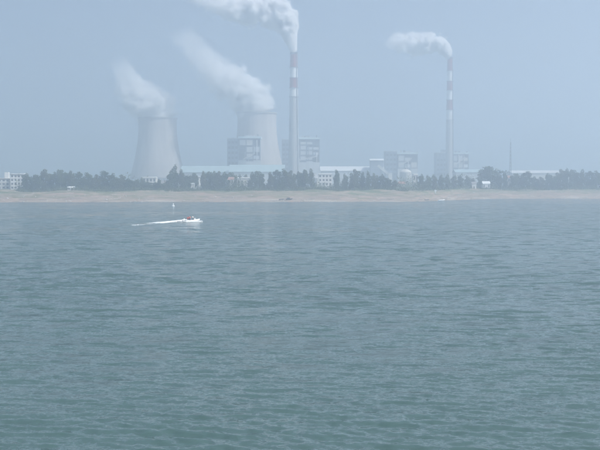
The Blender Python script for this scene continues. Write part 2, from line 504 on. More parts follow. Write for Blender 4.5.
def plant_block(label, Y, pxA, pxB, pxC, pxD, ytopL, ytopR, ylow, cols, rows, seed, depth=38):
    """dark stair and bunker block (pxA..pxB) beside the framed boiler block (pxC..pxD)"""
    Y = Y*PS; depth = depth*PS
    g = 8.0
    cx = W((pxA+pxD)/2, 181, Y).x
    t = thing('boiler_house', label, 'power plant', (cx, Y, g), 0, 'boiler houses of the power station')
    X = lambda p: W(p, 181, Y).x - cx
    Z = lambda p: W(300, p, Y).z - g
    stair_block(t, X(pxA), X(pxB)-.3, 2, depth-3, Z(ytopL), 3, 7.0)
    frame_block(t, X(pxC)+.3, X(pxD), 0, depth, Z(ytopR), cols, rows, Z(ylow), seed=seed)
    return t
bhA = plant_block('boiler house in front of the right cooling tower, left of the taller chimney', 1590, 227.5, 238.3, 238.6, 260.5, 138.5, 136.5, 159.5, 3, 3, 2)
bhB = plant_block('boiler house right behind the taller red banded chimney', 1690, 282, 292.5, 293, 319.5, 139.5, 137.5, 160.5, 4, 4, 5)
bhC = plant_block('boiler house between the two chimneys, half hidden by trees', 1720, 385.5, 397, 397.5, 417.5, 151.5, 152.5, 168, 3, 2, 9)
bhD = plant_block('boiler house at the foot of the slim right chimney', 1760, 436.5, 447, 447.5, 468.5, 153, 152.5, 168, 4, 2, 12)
# shoulder block on the last one
xo = bhD.location.x
MB().box(W(441.5, 181, 1760*PS).x - xo, W(446.5, 181, 1760*PS).x - xo, 5, 14, W(300, 153, 1760*PS).z-8+1.05, W(300, 149.5, 1760*PS).z-8).build('lift_tower', 'bluewall', bhD)

# ------------------------------------------------------------------ low buildings
def gable_hall(name, label, cat, Y, pxa, pxb, ytop, yeave, wall, roof, depth, g, bays=8, group=None, ridge=True, win=False):
    cx = W((pxa+pxb)/2, 181, Y).x
    t = thing(name, label, cat, (cx, Y, g), 0, group)
    hw = (W(pxb, 181, Y).x - W(pxa, 181, Y).x)/2
    zt, ze = W(300, ytop, Y).z - g, W(300, yeave, Y).z - g
    MB().box(-hw, hw, 0, depth, -0.6, ze).build('wall', wall, t)
    ov = 0.02*depth + .4
    # roof sheets: one pair for each bay, ridge parallel to the front
    xs_ = np.linspace(-hw-ov, hw+ov, bays+1)
    for i in range(bays):
        a, b_ = xs_[i]+.04, xs_[i+1]-.04
        MB().add([(a, -ov, ze+.03), (b_, -ov, ze+.03), (b_, depth/2, zt), (a, depth/2, zt), (b_, depth+ov, ze+.03), (a, depth+ov, ze+.03),
                  (a, -ov, ze+.35), (b_, -ov, ze+.35), (b_, depth/2, zt+.35), (a, depth/2, zt+.35), (b_, depth+ov, ze+.35), (a, depth+ov, ze+.35)],
                 [(0,3,2,1),(3,5,4,2),(6,7,8,9),(9,8,10,11),(0,1,7,6),(5,11,10,4),(0,6,9,3),(3,9,11,5),(1,2,8,7),(2,4,10,8)]).build('roof_sheet', roof, t)
    if win:
        n = max(2, int(bays))
        for i in range(n):
            x = -hw + 2*hw*(i+.5)/n
            ww = 2*hw/n*.28
            o = MB().box(x-ww, x+ww, -.06, .1, ze*.45, ze*.8).build('window', 'steel', t)
            MB().box(x-ww*.86, x+ww*.86, -.1, -.05, ze*.48, ze*.77).build('pane', 'glass', o)
    return t
gable_hall('turbine_hall', 'long low hall with pale teal roof behind the flat topped trees', 'industrial hall', 1230, 181, 229, 166, 172.5, 'clad', 'teal', 34, 8, 8)
gable_hall('turbine_hall', 'pale teal roofed hall below the right cooling tower', 'industrial hall', 1210, 229.6, 284, 164.8, 172, 'clad', 'teal', 34, 8, 8)
gable_hall('turbine_hall', 'long pale roofed hall right of the taller chimney, behind the trees', 'industrial hall', 1300, 321, 384, 166.5, 171, 'clad', 'roofwhite', 30, 8, 9)
gable_hall('warehouse', 'small block with white roof left of the middle boiler house', 'industrial hall', 1290, 370.5, 383.5, 158.8, 160.6, 'bluewall', 'roofwhite', 18, 8, 4)
gable_hall('warehouse', 'long low pale hall behind the trees on the right', 'industrial hall', 1210, 512, 572, 170.5, 173.2, 'plaster', 'clad', 30, 8, 8)
gable_hall('warehouse', 'low pale hall between the round tree and the slim chimney', 'industrial hall', 1260, 456, 499, 169.5, 172.5, 'clad', 'teal', 30, 8, 6)

def house(label, Y, pxa, pxb, ytop, storeys, cols, wall='whitewall', roofm='tile', depth=9.0, style='flat', name='house', cat='house', group=None):
    cx = W((pxa+pxb)/2, 181, Y).x
    g = gz(cx, Y) - .1
    t = thing(name, label, cat, (cx, Y, g), 0, group)
    hw = (pxb-pxa)*Y/F/2
    H = W(300, ytop, Y).z - g
    hr = 0.8 if style == 'flat' else min(2.2, H*.3)
    ze = H - hr
    MB().box(-hw, hw, 0, depth, -.8, ze).build('wall', wall, t)
    if style == 'flat':
        MB().box(-hw-.35, hw+.35, -.35, depth+.35, ze+.01, ze+.3).build('roof', roofm, t)
        MB().box(-hw+.2, hw-.2, .3, depth-.3, ze+.31, H).build('roof_parapet', wall, t)
    else:
        ov = .4
        MB().add([(-hw-ov, -ov, ze+.02), (hw+ov, -ov, ze+.02), (hw+ov, depth+ov, ze+.02), (-hw-ov, depth+ov, ze+.02), (-hw-ov, depth/2, H), (hw+ov, depth/2, H)],
                 [(0,1,5,4),(2,3,4,5),(3,0,4),(1,2,5),(0,3,2,1)]).build('roof', roofm, t)
    fh = ze/storeys
    for s_ in range(storeys):
        for c in range(cols):
            x = -hw + 2*hw*(c+.5)/cols
            ww = min(.8, hw/cols*.55)
            if s_ == 0 and c == cols//2:
                d = MB().box(x-.55, x+.55, -.07, .05, 0, min(2.1, fh*.85)).build('door', 'wood', t)
                MB().box(x+.35, x+.42, -.13, -.07, 1.0, 1.1).build('handle', 'steel', d)
                continue
            z0 = s_*fh + fh*.34
            o = MB().box(x-ww, x+ww, -.05, .05, z0, z0+fh*.48).build('window', 'steel', t)
            MB().box(x-ww*.85, x+ww*.85, -.08, -.045, z0+.1, z0+fh*.48-.1).build('pane', 'glass', o)
        if s_:
            MB().box(-hw-.1, hw+.1, -.12, -.02, s_*fh-.12, s_*fh+.12).build('floor_band', wall, t)
    return t

TD = 92                                         # tree row stands this far behind the waterline
h1 = house('white three storey house by the left edge with rows of windows', 742, 10.5, 24, 173.5, 4, 4, 'whitewall', 'tile', 11)
h2 = house('low grey block touching the left photo edge, small white rooftop box', 750, -14, 9.5, 178, 3, 6, 'plaster', 'tile', 11, name='apartment_block', cat='building')
xh = h2.location.x
MB().box(W(4.2, 181, 750).x-xh, W(8.2, 181, 750).x-xh, 1, 4, W(300, 178, 750).z-h2.location.z+.01, W(300, 172.2, 750).z-h2.location.z).build('rooftop_box', 'whitewall', h2)
house('tiny white hut in the grass below the left tree row', 728, 67.5, 73.5, 186.4, 1, 2, 'whitewall', 'roofwhite', 4, 'gable', 'hut', 'hut')
house('narrow white pump hut right of the tiny hut on the left bank', 730, 84.8, 87.6, 186.8, 1, 1, 'whitewall', 'tile', 2.4, 'flat', 'hut', 'hut')
house('pale low building among bushes at the foot of the left cooling tower', 800, 142.5, 156, 176.8, 2, 4, 'plaster', 'roofwhite', 9, 'flat', 'building', 'building')
house('small pale house just left of the pointed tree cluster', 770, 161, 167, 180.5, 1, 2, 'whitewall', 'tile', 6, 'gable')
house('white walled shed in the gap right of the pointed tree cluster', 752, 188.5, 194, 183, 1, 2, 'whitewall', 'roofwhite', 5, 'flat', 'shed', 'shed')
house('narrow tall white house at the left end of the flat topped trees', 775, 195.5, 199.6, 176.5, 3, 1, 'whitewall', 'tile', 5, 'flat')
house('small pinkish white house left of the longer white shed', 760, 228, 233.5, 177, 2, 2, 'whitewall', 'redtile', 6, 'gable')
house('long white shed between trees below the right cooling tower', 762, 237, 250.5, 177.3, 1, 4, 'whitewall', 'roofwhite', 7, 'flat', 'shed', 'shed')
house('pale office block with window rows right of the taller chimney', 800, 318.5, 332, 173.5, 4, 4, 'whitewall', 'clad', 10, 'flat', 'office_block', 'building')
house('white house right of the pale silo', 790, 413.2, 418.2, 173.8, 2, 2, 'whitewall', 'roofwhite', 6, 'flat')
house('small beige house below the pale silo', 770, 399, 405, 181.5, 1, 2, 'plaster', 'redtile', 6, 'gable')
house('white shed under the big round tree on the right', 862, 483, 490, 181.2, 1, 3, 'whitewall', 'roofwhite', 6, 'gable', 'shed', 'shed')
house('small white hut left of the big round tree', 850, 472.2, 476.2, 181.8, 1, 1, 'whitewall', 'tile', 4, 'gable', 'hut', 'hut')
house('narrow reddish house at the foot of the lattice mast', 880, 507.6, 510.6, 175.5, 2, 1, 'plaster', 'redtile', 5, 'gable')
house('white bank side hut at the right photo edge', 868, 597.5, 606, 184, 1, 2, 'whitewall', 'tile', 5, 'gable', 'hut', 'hut')

# silo with domed roof
Y = 1150; cx = W(405.5, 181, Y).x
t = thing('silo', 'pale round silo with domed roof between the trees', 'silo', (cx, Y, 7.9))
rs_ = 5.6*Y/F; hz = W(300, 169.5, Y).z - 7.9
MB().rings([(rs_, 0), (rs_, hz-3.5)], 28, cap1=False).build('wall', 'plaster', t, True)
MB().rings([(rs_+.3, hz-3.5), (rs_+.3, hz-3.1), (rs_*.9, hz-1.7), (rs_*.6, hz-.4), (rs_*.25, hz+.3), (.5, hz+.4)], 28, cap0=False).build('roof', 'plaster', t, True)
MB().rings([(1.0, hz+.2), (1.0, hz+1.6)], 12).build('vent', 'steel', t)
for q in range(8):
    a = 2*math.pi*q/8
    MB().bar(((rs_+.15)*math.cos(a), (rs_+.15)*math.sin(a), 0), ((rs_+.15)*math.cos(a), (rs_+.15)*math.sin(a), hz-3.6), .5).build('rib', 'concrete', t)

# sloping conveyors
def conveyor(label, Y, pa, pb, endw):
    A, B = W(*pa, Y), W(*pb, Y)
    t = thing('conveyor', label, 'conveyor', (A.x, Y, 7.8))
    o = Vector((A.x, Y, 7.8))
    MB().bar(A-o, B-o, 3.0).build('gallery', 'clad', t)
    d = (B-A)
    for q in (0.25, 0.6):
        p = A + d*q - o
        for s_ in (-1.2, 1.2):
            MB().bar((p.x+s_, 0, 0), (p.x+s_*.4, 0, p.z-1.2), .5).build('trestle_leg', 'steel', t)
    b = B-o
    MB().box(b.x-endw, b.x+endw, -3.5, 3.5, 0, b.z+2.5).build('transfer_house', 'whitewall', t)
    MB().box(b.x-endw-.4, b.x+endw+.4, -3.9, 3.9, b.z+2.51, b.z+3.0).build('roof', 'roofwhite', t)
    return t
conveyor('sloping conveyor running down to a white transfer house left of silo', 1170, (378, 165.5), (390, 175.5), 2.2)
conveyor('short white sloping conveyor beside the pale office block', 830, (314.5, 173.5), (318.2, 181.5), 1.2)

# lattice mast
Y = 1100; c = W(510.3, 181, Y); H = W(300, 142, Y).z - 7.8
t = thing('lattice_mast', 'thin tall lattice mast rising from the trees on the right', 'mast', (c.x, Y, 7.8))
for sx, sy in ((-1, -1), (1, -1), (1, 1), (-1, 1)):
    MB().bar((sx*1.1, sy*1.1, 0), (sx*.25, sy*.25, H), .26, .16).build('leg', 'steel', t)
for k_ in range(12):
    z0, z1 = H*k_/12, H*(k_+1)/12
    a, b_ = 1.1-.85*k_/12, 1.1-.85*(k_+1)/12
    for sx, sy, ex, ey in ((-1,-1,1,-1), (1,-1,1,1), (1,1,-1,1), (-1,1,-1,-1)):
        MB().bar((sx*a, sy*a, z0), (ex*b_, ey*b_, z1), .13).build('brace', 'steel', t)
MB().bar((0, 0, H), (0, 0, H+4), .15).build('antenna', 'steel', t)

# ------------------------------------------------------------------ trees
def leaf_material(name, c1, c2):
    m = bpy.data.materials.new(name); m.use_nodes = True
    nt = m.node_tree; N = nt.nodes; L = nt.links
    p = N['Principled BSDF']; p.inputs['Roughness'].default_value = 0.75
    oi = N.new('ShaderNodeObjectInfo'); tc = N.new('ShaderNodeTexCoord')
    nz = N.new('ShaderNodeTexNoise'); nz.inputs['Scale'].default_value = 0.8; nz.inputs['Detail'].default_value = 3
    L.new(tc.outputs['Object'], nz.inputs['Vector'])
    ad = N.new('ShaderNodeMath'); ad.operation = 'MULTIPLY_ADD'
    L.new(oi.outputs['Random'], ad.inputs[0]); ad.inputs[1].default_value = .6; L.new(nz.outputs['Fac'], ad.inputs[2])
    mr = N.new('ShaderNodeMapRange'); mr.inputs['From Min'].default_value = .3; mr.inputs['From Max'].default_value = 1.25
    L.new(ad.outputs[0], mr.inputs['Value'])
    mx = N.new('ShaderNodeMix'); mx.data_type = 'RGBA'
    mx.inputs[6].default_value = (*c1, 1); mx.inputs[7].default_value = (*c2, 1)
    L.new(mr.outputs[0], mx.inputs[0]); L.new(mx.outputs[2], p.inputs['Base Color'])
    return m
M['leaf_dark'] = leaf_material('dark_foliage', (0.040, 0.070, 0.030), (0.085, 0.120, 0.050))
M['leaf_mid'] = leaf_material('mid_foliage', (0.060, 0.090, 0.036), (0.120, 0.150, 0.060))

M['leaf_olive'] = leaf_material('olive_foliage', (0.070, 0.085, 0.030), (0.130, 0.140, 0.060))

def crown_mesh(name, kind, n, seed, m):
    """unit crown: height 0..1, half width 1 -> scaled per tree; leaf clumps through several lobes"""
    r = np.random.default_rng(seed)
    lobes = []
    if kind == 'poplar':
        for i in range(11):
            z = .12 + .80*i/10
            wv = .62*math.sin(math.pi*min(1, (z+.10)/1.12))**.6
            lobes.append((r.normal(0, .16), r.normal(0, .16), z, wv*r.uniform(.8, 1.1), .11))
    elif kind == 'round':
        for i in range(16):
            a = r.uniform(0, 6.28); z = r.uniform(.16, .86)
            q = .62*math.sqrt(max(0, 1-((z-.45)/.55)**2))
            lobes.append((q*math.cos(a), q*math.sin(a), z, r.uniform(.26, .44), r.uniform(.09, .15)))
        lobes.append((0, 0, .5, .65, .32)); lobes.append((0.05, 0, .88, .3, .11))
    else:                                       # uneven clump
        for i in range(13):
            a = r.uniform(0, 6.28); z = r.uniform(.08, .78)
            q = r.uniform(.2, .75)*(1-.5*z)
            lobes.append((q*math.cos(a), q*math.sin(a), z, r.uniform(.25, .42), r.uniform(.10, .19)))
        lobes.append((r.normal(0, .15), 0, .86, .28, .13)); lobes.append((.3*r.choice([-1, 1]), 0, .72, .32, .15))
    vs, fs = [], []
    L = np.array(lobes)
    wt = L[:, 3]**2; wt /= wt.sum()
    for i in range(n):
        l = L[r.choice(len(L), p=wt)]
        d = r.normal(0, 1, 3); d /= np.linalg.norm(d)
        q = r.uniform(.35, 1.0)**.5*r.uniform(.85, 1.12)
        c_ = np.array([l[0]+d[0]*l[3]*q, l[1]+d[1]*l[3]*q, l[2]+d[2]*l[4]*q])
        if c_[2] < 0.02: continue
        u = r.normal(0, 1, 3); u /= np.linalg.norm(u)
        v = np.cross(u, r.normal(0, 1, 3)); v /= np.linalg.norm(v)
        sz = r.uniform(.06, .13)
        sc_ = np.array([1, 1, .36])             # crowns are about three times as tall as their half width
        k = len(vs)
        mid = np.cross(u, v)*sz*.35
        for a, b_, e in ((-1, 0, 0), (0, -.6, 1), (1, 0, 0), (0, .6, 1)):
            vs.append(tuple(c_ + (u*a*sz + v*b_*sz + mid*e)*sc_))
        fs += [(k, k+1, k+2), (k, k+2, k+3)]
    me = bpy.data.meshes.new(name); me.from_pydata(vs, [], fs); me.materials.append(M[m]); me.update()
    return me
def trunk_mesh(seed):
    r = random.Random(seed)
    b = MB()
    pts = [(0, 0, -.06), (.02, 0, .12), (.03*r.uniform(-1, 1), .02, .35), (.05*r.uniform(-1, 1), 0, .62), (0, 0, .9)]
    b.tube(pts, [.085, .066, .05, .03, .008], 8)
    for k in range(7):
        z = .2 + .085*k; a = r.uniform(0, 6.28); l = r.uniform(.35, .6)*(1.15-z)
        b.tube([(0, 0, z), (l*.5*math.cos(a), l*.5*math.sin(a), z+.07), (l*math.cos(a), l*math.sin(a), z+.17)], [.03, .018, .005], 5)
    return b.mesh('trunk', 'bark', True)
crowns = {k: [crown_mesh('crown', k, n, 30+i*7+len(k), m) for i, m in enumerate(('leaf_dark', 'leaf_mid', 'leaf_olive'))]
          for k, n in (('poplar', 1500), ('round', 2200), ('clump', 1800))}
trunks = [trunk_mesh(i) for i in range(3)]

ORD = ['first', 'second', 'third', 'fourth', 'fifth', 'sixth', 'seventh', 'eighth', 'ninth', 'tenth', 'eleventh', 'twelfth']
sections = [  # phrase, [(px, top row, width px, kind, depth behind the row)]
    ('row between white house and left cooling tower', [(27, 172.3, 10, 'clump', 4), (35, 174.2, 11, 'round', 0), (45.5, 168.6, 12, 'round', 3), (54, 171.3, 9, 'clump', 0),
        (62, 169.2, 11, 'round', 3), (70, 170.2, 10, 'clump', 1), (78.5, 171.2, 10, 'round', 4), (87.5, 171.8, 11, 'clump', 0), (96, 174, 10, 'round', 2), (104.5, 170, 10, 'round', 4), (112.5, 172.6, 10, 'clump', 1), (121, 174.2, 10, 'round', 3)]),
    ('low growth before the left cooling tower', [(129, 177.5, 9, 'clump', 0), (136, 179.2, 8, 'round', 2), (142.5, 177, 6, 'clump', 30), (148, 176, 5.5, 'poplar', 72), (153.5, 177.2, 6, 'clump', 72), (159, 178.5, 6, 'clump', 10), (147, 181.4, 9, 'round', 0), (156, 181.6, 9, 'clump', 0), (164.5, 182.8, 7, 'round', 0)]),
    ('pointed cluster right of left cooling tower', [(169.5, 171.5, 7, 'clump', 0), (175, 164.6, 10, 'poplar', 3), (181, 168.5, 9, 'clump', 0), (186.5, 175, 7, 'round', 2), (193.5, 172.6, 8.5, 'round', 12)]),
    ('flat topped clump below the teal roof', [(203, 170.6, 8, 'clump', 0), (208.5, 170.8, 8, 'round', 3), (214, 170.4, 8, 'clump', 1), (219.5, 170.6, 8, 'round', 4), (225, 171, 8, 'clump', 0)]),
    ('around the long white shed', [(232.5, 172, 8, 'round', 22), (239, 173.6, 8, 'clump', 24), (245.5, 174, 8, 'round', 22), (252.5, 171.2, 8, 'clump', 0), (259.5, 170.6, 9, 'round', 3), (233, 184.2, 6, 'clump', -2), (243, 185, 7, 'clump', -2)]),
    ('tall row below the taller chimney', [(270, 171.8, 7.5, 'poplar', 0), (277, 169, 8.5, 'round', 3), (284, 167.8, 9, 'clump', 1), (291, 169.8, 8.5, 'round', 0), (298, 170.6, 8.5, 'clump', 3), (304.5, 169.2, 8.5, 'round', 1), (311, 168, 9, 'clump', 3)]),
    ('spaced trees between office block and silo', [(336.5, 169.8, 8, 'poplar', 0), (345, 173.8, 7.5, 'poplar', 2), (354.5, 168.6, 10, 'round', 0), (362.5, 172, 7, 'poplar', 3), (368, 171.2, 7, 'poplar', 0), (375, 172.4, 8, 'clump', 2), (382, 173.5, 8, 'clump', 0), (388, 177.5, 7, 'round', 1), (395, 179.5, 8, 'clump', 0)]),
    ('hedge like row below the slim chimney', [(421.5, 173.4, 7.5, 'clump', 0), (428, 175.2, 8, 'poplar', 2), (434.5, 174.2, 8, 'poplar', 0), (441, 174.8, 8, 'poplar', 2), (447.5, 174, 8, 'poplar', 0), (454, 174.8, 8, 'poplar', 2), (460.5, 174.2, 8, 'poplar', 0), (467, 175.2, 8, 'poplar', 2), (473, 177.8, 7, 'clump', 0)]),
    ('big dome shaped group on the right', [(489.8, 165.8, 21, 'round', 30), (480.5, 176.5, 7, 'clump', 4), (499, 174.5, 7, 'clump', 6)]),
    ('group around the lattice mast', [(505, 170.4, 6.5, 'poplar', 2), (514.5, 173, 8, 'round', 0), (521, 173.2, 8, 'clump', 3), (527.3, 170.6, 8, 'round', 0), (534, 175.8, 8, 'clump', 2), (540.5, 176.2, 7.5, 'round', 0), (548, 172.4, 9, 'clump', 2), (554, 175.5, 6, 'round', 0)]),
    ('tall dense row at the right edge', [(560.5, 168.6, 9.5, 'round', 2), (567.5, 167.6, 9, 'clump', 0), (574.5, 169.2, 9, 'round', 3), (582, 168.8, 9, 'clump', 1), (589.5, 170.4, 9, 'round', 3), (596.5, 170, 9, 'clump', 0), (604, 169.6, 10, 'round', 2), (612, 170.5, 10, 'clump', 0)]),
]
kind_word = {'poplar': 'slim upright', 'round': 'rounded', 'clump': 'ragged leafy'}
nt_ = 0
tree_xy = []
for phrase, lst in sections:
    lst2 = sorted(lst, key=lambda a: a[0])
    for i, (px, ytop, wpx, kind, dd) in enumerate(lst2):
        Yt = 745.0
        for _ in range(4):
            Xt = (px-300)/F*Yt
            Yt = float(shore(Xt)) + TD + dd
        Xt = W(px, 181, Yt).x
        g = gz(Xt, Yt)
        Ht = W(px, ytop, Yt).z - g
        t = thing('tree', f'{ORD[i]} from left, {kind_word[kind]} tree, {phrase}', 'tree', (Xt, Yt, g-.1), random.uniform(0, 6.28), 'trees along the far bank')
        hw = wpx*Yt/F*.5*1.3
        c_ = link_mesh('crown', crowns[kind][nt_ % 3], t)
        c_.scale = (hw/.95, hw/.95, Ht/1.0)
        k_ = link_mesh('trunk', trunks[nt_ % 3], t)
        k_.scale = (min(hw*.8, 4), min(hw*.8, 4), Ht)
        tree_xy.append((px, Xt, Yt))
        nt_ += 1

# low undergrowth along the top of the bank and beneath the trees: one uncountable mass
vs, fs = [], []
r = np.random.default_rng(77)
for px in np.arange(18, 640, .55):
    for lay in range(3):
        if r.random() < (.25, .25, .45)[lay]: continue
        p_ = px + r.normal(0, 1)
        Yt = 745.0
        off = TD - 6 + lay*9 + r.normal(0, 2.5)
        for _ in range(3):
            Yt = float(shore((p_-300)/F*Yt)) + off
        Xt = (p_-300)/F*Yt
        g = gz(Xt, Yt)
        hh = (1.5, 5.0, 7.5)[lay]*r.uniform(.5, 1.3)*(1+.4*math.sin(px/9.0))
        for q in range(26):
            u = r.normal(0, 1, 3); u /= np.linalg.norm(u)
            v = np.cross(u, r.normal(0, 1, 3)); v /= np.linalg.norm(v)
            sz = r.uniform(.25, .6)
            c_ = np.array([Xt + r.normal(0, .9), Yt + r.normal(0, .9), g + hh*r.uniform(0, 1)**1.2])
            k = len(vs)
            vs += [tuple(c_-u*sz), tuple(c_-v*sz*.6), tuple(c_+u*sz), tuple(c_+v*sz*.6)]
            fs += [(k, k+1, k+2), (k, k+2, k+3)]
me = bpy.data.meshes.new('undergrowth'); me.from_pydata(vs, [], fs); me.materials.append(M['leaf_mid'])
ug = link_mesh('undergrowth', me)
tag(ug, 'low green scrub growing along the foot of the trees', 'undergrowth', kind='stuff')

# scattered stones of the lower bank: one uncountable mass
vs, fs = [], []
for i in range(900):
    X = r.uniform(-330, 380); s_ = abs(r.normal(6, 14)) if r.random() < .6 else r.uniform(20, 80)
    Yt = float(shore(X)) + s_; g = gz(X, Yt)
    a = r.uniform(.2, .8)*(1.5 if r.random() < .08 else 1)
    k = len(vs)
    pts = r.normal(0, 1, (6, 3)); base = np.array([(1,0,0),(0,1,0),(-1,0,0),(0,-1,0),(0,0,.6),(0,0,-.6)])
    for b_ in base: vs.append(tuple(np.array([X, Yt, g+.1]) + b_*a*r.uniform(.6, 1.2)))
    for q in range(4): fs += [(k+q, k+(q+1) % 4, k+4), (k+(q+1) % 4, k+q, k+5)]
me = bpy.data.meshes.new('stones'); me.from_pydata(vs, [], fs); me.materials.append(M['rock'])
tag(link_mesh('stones', me), 'loose pale stones scattered over the sandy bank', 'stones', kind='stuff')

# ------------------------------------------------------------------ boats
def hull_mesh(Lh, beam, depth, sheer=.18, n=14, m='gel', draft=.22):
    b = MB(); vs = []
    prof = []
    for i in range(n+1):
        q = i/n
        wv = beam/2*(1-max(0, (q-.45)/.55)**2.4)*(.88+.12*min(1, q/.25))
        wv = max(wv, .03)
        top = depth + sheer*q*q*depth*2
        keel = -draft + (draft+.55*depth)*max(0, (q-.62)/.38)**2
        ch = keel + (.16+.2*q)*depth
        x = -Lh/2 + Lh*q
        prof.append([(x, 0, keel), (x, wv*.80, ch), (x, wv, top), (x, wv-.06 if wv > .1 else wv*.4, top), (x, max(wv-.12, .005), top-.06),
                     (x, -max(wv-.12, .005), top-.06), (x, -(wv-.06 if wv > .1 else wv*.4), top), (x, -wv, top), (x, -wv*.80, ch)])
    k = 9
    for ring in prof: vs += ring
    fs = []
    for i in range(n):
        for j in range(k):
            if j == 4: continue                 # open top between the gunwales
            fs.append((i*k+j, (i+1)*k+j, (i+1)*k+(j+1) % k, i*k+(j+1) % k))
    fs.append(tuple(range(k))); fs.append(tuple(reversed([n*k+j for j in range(k)])))
    b.add(vs, fs)
    # cockpit floor
    fl = []
    for i in range(n+1):
        wv = prof[i][4][1]*.92
        fl += [(prof[i][0][0], wv, .05+depth*.1), (prof[i][0][0], -wv, .05+depth*.1)]
    b.add(fl, [(2*i, 2*i+1, 2*i+3, 2*i+2) for i in range(n)])
    return b

def person(label, loc, rz, jacket, scale=1.0, lean=.1, stand=False):
    t = thing('person', label, 'person', loc, rz)
    me = bpy.data.meshes.new('body')
    J = {'pel': (0, 0, .10), 'sp': (.02, 0, .32), 'ch': (.03+lean*.2, 0, .52), 'nk': (.04+lean*.5, 0, .66), 'hd': (.06+lean*.6, 0, .78), 'tp': (.06+lean*.6, 0, .88)}
    vs = list(J.values()); rad = [(.15, .13), (.14, .12), (.17, .12), (.055, .06), (.085, .10), (.06, .07)]
    es = [(0, 1), (1, 2), (2, 3), (3, 4), (4, 5)]
    def chain(start, pts, rr2):
        prev = start
        for p, q in zip(pts, rr2):
            vs.append(p); rad.append((q, q)); es.append((prev, len(vs)-1)); prev = len(vs)-1
    for s_ in (-1, 1):
        chain(2, [(.03, .19*s_, .57), (.14, .24*s_, .34), (.38, .17*s_, .36), (.46, .15*s_, .37)], [.06, .048, .036, .04])
        if stand: chain(0, [(.02, .10*s_, .02), (.08, .12*s_, -.36), (.0, .13*s_, -.76), (.14, .14*s_, -.80)], [.09, .065, .045, .045])
        else: chain(0, [(.06, .10*s_, .09), (.45, .13*s_, .14), (.50, .13*s_, -.26), (.62, .13*s_, -.30)], [.09, .065, .045, .045])
    me.from_pydata(vs, es, [])
    o = link_mesh('body', me, t)
    o.modifiers.new('skin', 'SKIN')
    for i, q in enumerate(rad): me.skin_vertices[0].data[i].radius = q
    me.skin_vertices[0].data[0].use_root = True
    sd = o.modifiers.new('sub', 'SUBSURF'); sd.levels = 2; sd.render_levels = 2
    me.materials.append(M['skin'])
    t.scale = (scale,)*3
    hx = J['hd'][0]
    MB().rings([(.02, .70), (.105, .75), (.118, .81), (.105, .88), (.05, .925)], 12, hx-.03, 0).build('hair', 'hair', t, True)
    MB().rings([(.19, .08), (.23, .20), (.25, .36), (.255, .50), (.21, .60), (.09, .66)], 14, .03, 0).build('life_jacket' if jacket == 'jacket' else 'shirt', jacket, t, True)
    for s_ in (-1, 1):
        MB().tube([(.01, .09*s_, .12), (.08, .12*s_, -.36), (.0, .13*s_, -.74)] if stand else [(.02, .09*s_, .10), (.44, .13*s_, .155), (.50, .13*s_, -.22)], [.125, .09, .07], 10).build('trouser_leg', 'navy', t, True)
    return t

# motorboat under way, heading right
BX, BY = W(192.5, 221.6, 334).x, 334.0
bang = R(16)
bz = 0.12
boat = thing('motorboat', 'small white motorboat speeding right with red jacketed rider', 'boat', (BX, BY, bz), bang)
boat.rotation_euler = (0, R(-3), bang)
hull_mesh(5.0, 1.95, .58).build('hull', 'gel', boat, True)
MB().add([(.7, -.86, .64), (.7, .86, .64), (2.35, .12, .84), (2.35, -.12, .84), (.7, -.86, .56), (.7, .86, .56), (2.35, .12, .74), (2.35, -.12, .74)],
         [(0,3,2,1),(4,5,6,7),(0,1,5,4),(1,2,6,5),(2,3,7,6),(3,0,4,7)]).build('foredeck', 'gel', boat)
MB().box(.45, 1.05, -.68, .68, .12, 1.15).build('console', 'gel', boat)
MB().add([(.9, -.75, .80), (.9, .75, .80), (.52, .66, 1.42), (.52, -.66, 1.42), (.94, -.75, .80), (.94, .75, .80), (.56, .66, 1.42), (.56, -.66, 1.42)],
         [(0,1,2,3),(7,6,5,4),(0,4,5,1),(1,5,6,2),(2,6,7,3),(3,7,4,0)]).build('windscreen', 'clad', boat)
MB().box(-.55, -.1, -.7, .7, .14, .55).build('bench_seat', 'seat', boat)
MB().box(-1.75, -1.3, -.7, .7, .14, .55).build('bench_seat', 'seat', boat)
ob = MB().add([(-2.95, -.2, .78), (-2.5, -.2, .78), (-2.5, .2, .78), (-2.95, .2, .78), (-2.9, -.16, 1.28), (-2.6, -.16, 1.22), (-2.6, .16, 1.22), (-2.9, .16, 1.28)],
         [(0,3,2,1),(4,5,6,7),(0,1,5,4),(1,2,6,5),(2,3,7,6),(3,0,4,7)]).build('outboard_motor', 'gel', boat)
MB().box(-2.8, -2.62, -.07, .07, -.35, .78).build('drive_leg', 'black', ob)
MB().tube([(1.0, -.8, .82), (1.05, -.78, 1.08), (2.3, -.2, 1.22), (2.42, 0, 1.22), (2.3, .2, 1.22), (1.05, .78, 1.08), (1.0, .8, .82)], [.025]*7, 6).build('bow_rail', 'steel', boat)
def on_boat(x, y, z):
    return boat.matrix_basis @ Vector((x, y, z))
person('person in red life jacket standing at the rear of the motorboat', on_boat(-.95, -.35, 1.02), bang, 'jacket', 1.14, .25, True)
person('person in red life jacket seated low at the motorboat stern', on_boat(-1.5, .1, .80), bang, 'jacket', 1.25, .15)
person('driver in white shirt standing at the motorboat console', on_boat(.1, .05, 1.02), bang, 'whitewall', 1.12, .2, True)

